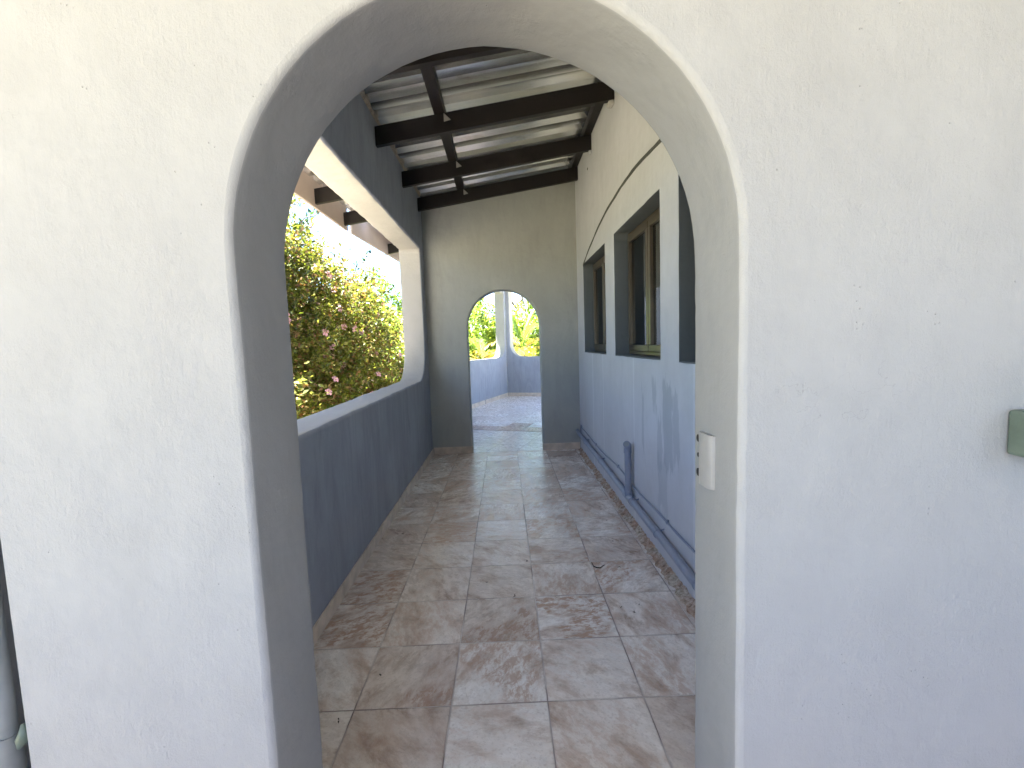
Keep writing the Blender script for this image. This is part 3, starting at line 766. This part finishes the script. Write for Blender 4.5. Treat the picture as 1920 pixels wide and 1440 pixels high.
# flowering shrub outside the opening (base on the garden level)
BX, BY = -3.7, 7.2
sh_blobs = [((0, -.6, 4.8), (1.2, 1.4, 1.5)), ((.4, .8, 4.55), (1.0, 1.2, 1.1)), ((.7, 2.1, 3.8), (.9, 1.1, 1.1)), ((-.5, -1.6, 5.2), (1.2, 1.2, 1.5)), ((.3, -.7, 2.9), (1.2, 1.9, 1.4)),
            ((.7, 1.1, 2.9), (1.0, 1.6, 1.3)), ((.4, -2.6, 3.2), (.9, 1.2, 1.4)), ((-.7, .4, 5.0), (1.0, 1.3, 1.1)), ((.8, 2.6, 2.2), (.9, 1.3, 1.2))]
shrub = make_tree('flowering_shrub', (BX, BY, GZ), sh_blobs, [M['leaf_bush'], M['leaf_dry']], 14500, 16, .066, 11,
                  'tall flowering shrub with pink blooms and yellow green leaves filling the left opening', 'shrub', None, .34, .22, .09)

# hibiscus bloom: five petals and a stamen column
def flower_mesh(seed):
    rr = random.Random(seed); mb = MB()
    for k in range(5):
        a = k*2*math.pi/5+rr.uniform(-.15, .15); c_, s_ = math.cos(a), math.sin(a); vs = []
        for (rr_, w_, h_) in ((.004, .006, 0), (.03, .024, .012), (.055, .028, .016+rr.uniform(-.006, .006)), (.072, .014, .008)):
            for q in (-1, 0, 1): vs.append((c_*rr_-s_*w_*q, s_*rr_+c_*w_*q, h_+(0 if q else -.004)))
        mb.add(vs, [(3*i+j, 3*i+j+1, 3*i+j+4, 3*i+j+3) for i in range(3) for j in range(2)], True)
    mb.tube([(0, 0, 0), (0, 0, .04), (.008, 0, .062)], [.004, .003, .006], 6, True, 1)
    me = bpy.data.meshes.new('flower'); me.from_pydata(mb.v, [], mb.f); me.materials.append(M['petal']); me.materials.append(M['stamen'])
    me.polygons.foreach_set('use_smooth', mb.sm); me.polygons.foreach_set('material_index', mb.mi); me.update(); return me
fms = [flower_mesh(i) for i in range(3)]
rr = random.Random(5); cnt = 0
while cnt < 88:
    b = rr.choice(sh_blobs); d = Vector((rr.gauss(.6, .8), rr.gauss(-.6, .8), rr.gauss(.1, .8))).normalized()
    if d.x*.5-d.y*.8 < .25: continue
    p = Vector(b[0])+Vector((d.x*b[1][0], d.y*b[1][1], d.z*b[1][2]))*1.13
    inside = any(sum(((p[i]-o[0][i])/o[1][i])**2 for i in range(3)) < .95 for o in sh_blobs)
    if inside or p.z < 1.8: continue
    fl = bpy.data.objects.new('flower', fms[cnt % 3]); COL.objects.link(fl); fl.parent = shrub; fl.location = p
    fl.rotation_euler = (d+Vector((0, -.3, .2))).to_track_quat('Z', 'Y').to_euler(); sc_ = rr.uniform(.55, .95); fl.scale = (sc_,)*3; cnt += 1
# long sprays reaching past the crown against the sky
sprays = [((.6, -1.2, 5.9), (.9, -1.1, 6.5)), ((.7, -.2, 5.8), (1.2, -.3, 6.15)), ((1.0, .9, 5.2), (1.5, 1.0, 5.8)), ((1.1, 1.2, 4.9), (1.75, 1.4, 5.15)), ((1.3, 2.2, 4.2), (1.85, 2.5, 4.45)), ((1.1, 1.8, 4.6), (1.75, 1.9, 4.75)), ((.4, -1.4, 6.1), (.8, -1.6, 6.6)), ((.2, -1.0, 6.1), (.5, -.8, 6.8))]
VV, FF, off = [], [], 0
rng = np.random.default_rng(8)
for si, (a, b) in enumerate(sprays):
    mb = MB(); pts = limb(mb, a, b, .012, .003, si, 6, .3); mb.build('branch', M['bark'], shrub)
    ps = np.array([pts[0].lerp(pts[-1], t)[:] for t in np.linspace(.05, 1, 34)]); ps[:, 2] += np.sin(np.linspace(0, 3, 34))*.04
    n = len(ps); ld = rng.normal(0, .8, (n, 3)); ld /= np.linalg.norm(ld, axis=1)[:, None]; nr = rng.normal(0, .5, (n, 3)); nr[:, 2] += 1
    sx = np.cross(ld, nr); sx /= np.linalg.norm(sx, axis=1)[:, None]; s = .09
    V = np.stack([ps, ps+ld*s*.5+sx*s*.3, ps+ld*s, ps+ld*s*.5-sx*s*.3], 1).reshape(-1, 3); i = np.arange(n)*4
    VV.append(V); FF.append(np.stack([i, i+1, i+2, i+3], 1)+off); off += len(V)
np_mesh('spray_leaves', np.concatenate(VV), np.concatenate(FF), M['leaf_dark'], shrub)

# broad dark undergrowth below the parapet
ub = [((0, 0, 1.6), (1.2, 1.4, 1.2)), ((.3, 1.6, 1.9), (1.1, 1.2, 1.1)), ((.5, -1.2, 1.7), (1.0, 1.1, 1.4))]
make_tree('green_bush', (-3.3, 5.2, GZ), ub, [M['leaf_mid']], 1600, 12, .10, 21, 'low leafy green bush just outside the parapet, under the flowering shrub', 'bush', trunk_r=.05)

def T(name, loc, blobs, mats, ntw, leaves, size, seed, label, **kw):
    return make_tree(name, loc, blobs, mats, ntw, leaves, size, seed, label, 'tree', 'trees beyond the terrace', **kw)
T('broadleaf_tree', (-4.0, 14.5, GZ), [((0, 0, 3.1), (1.9, 1.8, 1.6)), ((.9, .4, 2.6), (1.5, 1.5, 1.4)), ((-1.0, 0, 2.6), (1.6, 1.6, 1.6))], [M['leaf_lime']], 2600, 12, .13, 31,
  'lime green leafy tree just past the flowering shrub', trunk_r=.12)
T('broadleaf_tree', (-1.6, 19.0, GZ), [((0, 0, 3.6), (1.9, 1.6, 2.1)), ((1.2, .3, 2.8), (1.4, 1.4, 1.5)), ((-1.6, .3, 3.4), (1.5, 1.5, 1.7)), ((0, -.8, 1.8), (2.2, 1.3, 1.2))], [M['leaf_lime'], M['leaf_mid']], 3400, 12, .15, 32,
  'bright green tree seen through the far arch, left of the corner pillar', second=.35)
T('broadleaf_tree', (2.2, 22.0, GZ), [((0, 0, 3.6), (2.2, 1.8, 2.2)), ((-1.4, .2, 3.2), (1.6, 1.5, 1.7)), ((1.8, 0, 3.4), (1.8, 1.6, 1.9)), ((0, -.8, 1.8), (2.6, 1.3, 1.3))], [M['leaf_lime'], M['leaf_mid']], 3400, 12, .16, 33,
  'bright green tree behind the palm, seen through the far arch right of the pillar', second=.4)
T('broadleaf_tree', (-8.5, 12.0, GZ), [((0, 0, 4.2), (2.6, 2.4, 2.4)), ((1.4, .6, 3.2), (1.8, 1.8, 1.8))], [M['leaf_mid'], M['leaf_lime']], 2400, 12, .17, 34, 'rounded tree behind the left side of the flowering shrub', second=.3)
T('broadleaf_tree', (-6.5, 21.0, GZ), [((0, 0, 4.0), (3.0, 2.4, 2.6)), ((2.2, .6, 3.2), (2.2, 1.8, 1.9))], [M['leaf_mid'], M['leaf_lime']], 2600, 12, .18, 35, 'wide tree in the distance between the shrub and the opening edge', second=.5)
T('broadleaf_tree', (7.5, 20.0, GZ), [((0, 0, 4.0), (3.0, 2.4, 2.6)), ((-2.2, .6, 3.2), (2.2, 1.8, 1.9))], [M['leaf_mid'], M['leaf_lime']], 2200, 12, .2, 36, 'wide tree out of sight to the right of the far terrace', second=.5)
V, F = blob_leaves([((x, 34+6*math.sin(x*.3), -.5), (6, 3, 3.6+1.2*math.sin(x))) for x in range(-46, 47, 6)]+[((-34+4*math.sin(y_), y_, 0), (4, 6, 4.5)) for y_ in range(-20, 34, 7)], 5200, 10, .42, 51, 1.0)
tag(np_mesh('tree_line', V, F, M['leaf_mid']), 'distant band of green woodland closing the garden', 'woodland', kind='stuff')

# bare tree against the sky
bt_ = empty('bare_tree', (1.0, 26.0, GZ), 'leafless grey tree with thin branches against the sky above the palm', 'tree', 'trees beyond the terrace')
mb = MB()
def branch(p, d, L_, r, depth, rnd_):
    q = p+d*L_; mid = p.lerp(q, .5)+Vector((rnd_.gauss(0, .05), rnd_.gauss(0, .05), 0))*L_
    mb.tube([p, mid, q], [r, r*.8, r*.6], 5, False)
    if depth == 0: return
    for k in range(3 if depth > 2 else 2):
        nd = (d+Vector((rnd_.gauss(0, .5), rnd_.gauss(0, .5), rnd_.gauss(.12, .25)))).normalized()
        branch(q, nd, L_*rnd_.uniform(.6, .85), r*.58, depth-1, rnd_)
rnd_ = random.Random(12)
branch(Vector((0, 0, 0)), Vector((0, 0, 1)), 3.6, .13, 5, rnd_); branch(Vector((-2.6, .4, 0)), Vector((-.05, 0, 1)), 3.5, .11, 5, rnd_)
mb.build('trunk', M['bark'], bt_)

# palms
def frond_mesh(L_, curve, mat, seed, nleaf=34, leaflen=.42):
    rr = random.Random(seed); mb = MB(); pts = []
    for i in range(15):
        t = i/14; a = curve[0]+(curve[1]-curve[0])*t**1.3
        if i == 0: p = Vector((0, 0, 0))
        else: p = pts[-1]+Vector((math.cos(a), 0, math.sin(a)))*L_/14
        pts.append(p)
    mb.tube(pts, [.014*(1-.8*i/14)+.002 for i in range(15)], 6)
    for i in range(nleaf):
        t = .18+.8*i/(nleaf-1); j = min(13, int(t*14)); p = pts[j].lerp(pts[j+1], t*14-j); d = (pts[j+1]-pts[j]).normalized()
        ll = leaflen*(math.sin(math.pi*min(1, t*.75+.2))**.7)*rr.uniform(.85, 1.1)
        for s_ in (-1, 1):
            dr = (d*.9+Vector((0, s_, 0))*.75+Vector((0, 0, rr.uniform(-.15, .3)))).normalized(); w_ = Vector((0, 0, 1)).cross(dr).normalized()*.016
            e = p+dr*ll-Vector((0, 0, .18*ll)); mdl = p+dr*ll*.55
            mb.add([p-w_*.5, p+w_*.5, mdl+w_, mdl-w_, e], [(0, 1, 2, 3), (3, 2, 4)])
    me = bpy.data.meshes.new('frond'); me.from_pydata(mb.v, [], mb.f); me.materials.append(mat)
    me.polygons.foreach_set('use_smooth', mb.sm); me.update(); return me
FG = [frond_mesh(2.0, (1.45, .75), M['frond_green'], 1), frond_mesh(1.8, (1.1, -.2), M['frond_green'], 2)]
FY = [frond_mesh(1.6, (.7, -.6), M['frond_yellow'], 3), frond_mesh(1.4, (.35, -.9), M['frond_yellow'], 4)]
def palm(loc, h, label, spec):
    root = empty('palm', loc, label, 'palm', 'palms beyond the terrace')
    mb = MB(); mb.tube([(0, 0, -.1), (.05, 0, h*.5), (0, 0, h)], [.11, .09, .07], 10); mb.build('trunk', M['bark'], root)
    for me, az, dry in spec:
        f = bpy.data.objects.new('frond', me); COL.objects.link(f); f.parent = root; f.location = (0, 0, h-.03); f.rotation_euler = (0, 0, math.radians(az))
        if dry: f['label'] = 'yellowing drooping frond'
palm((.62, 15.6, GZ), 3.85, 'palm with one tall green frond beyond the right of the corner pillar', [(FG[0], 20, 0), (FG[0], 200, 0), (FG[1], 60, 0), (FG[1], 150, 0), (FG[1], 290, 0)]+[(FY[i % 2], 25+i*47, 1) for i in range(8)])
palm((-.75, 16.2, GZ), 3.5, 'palm with yellow arching fronds beyond the left of the corner pillar', [(FG[1], 100, 0), (FG[1], 240, 0)]+[(FY[i % 2], 10+i*45, 1) for i in range(8)])
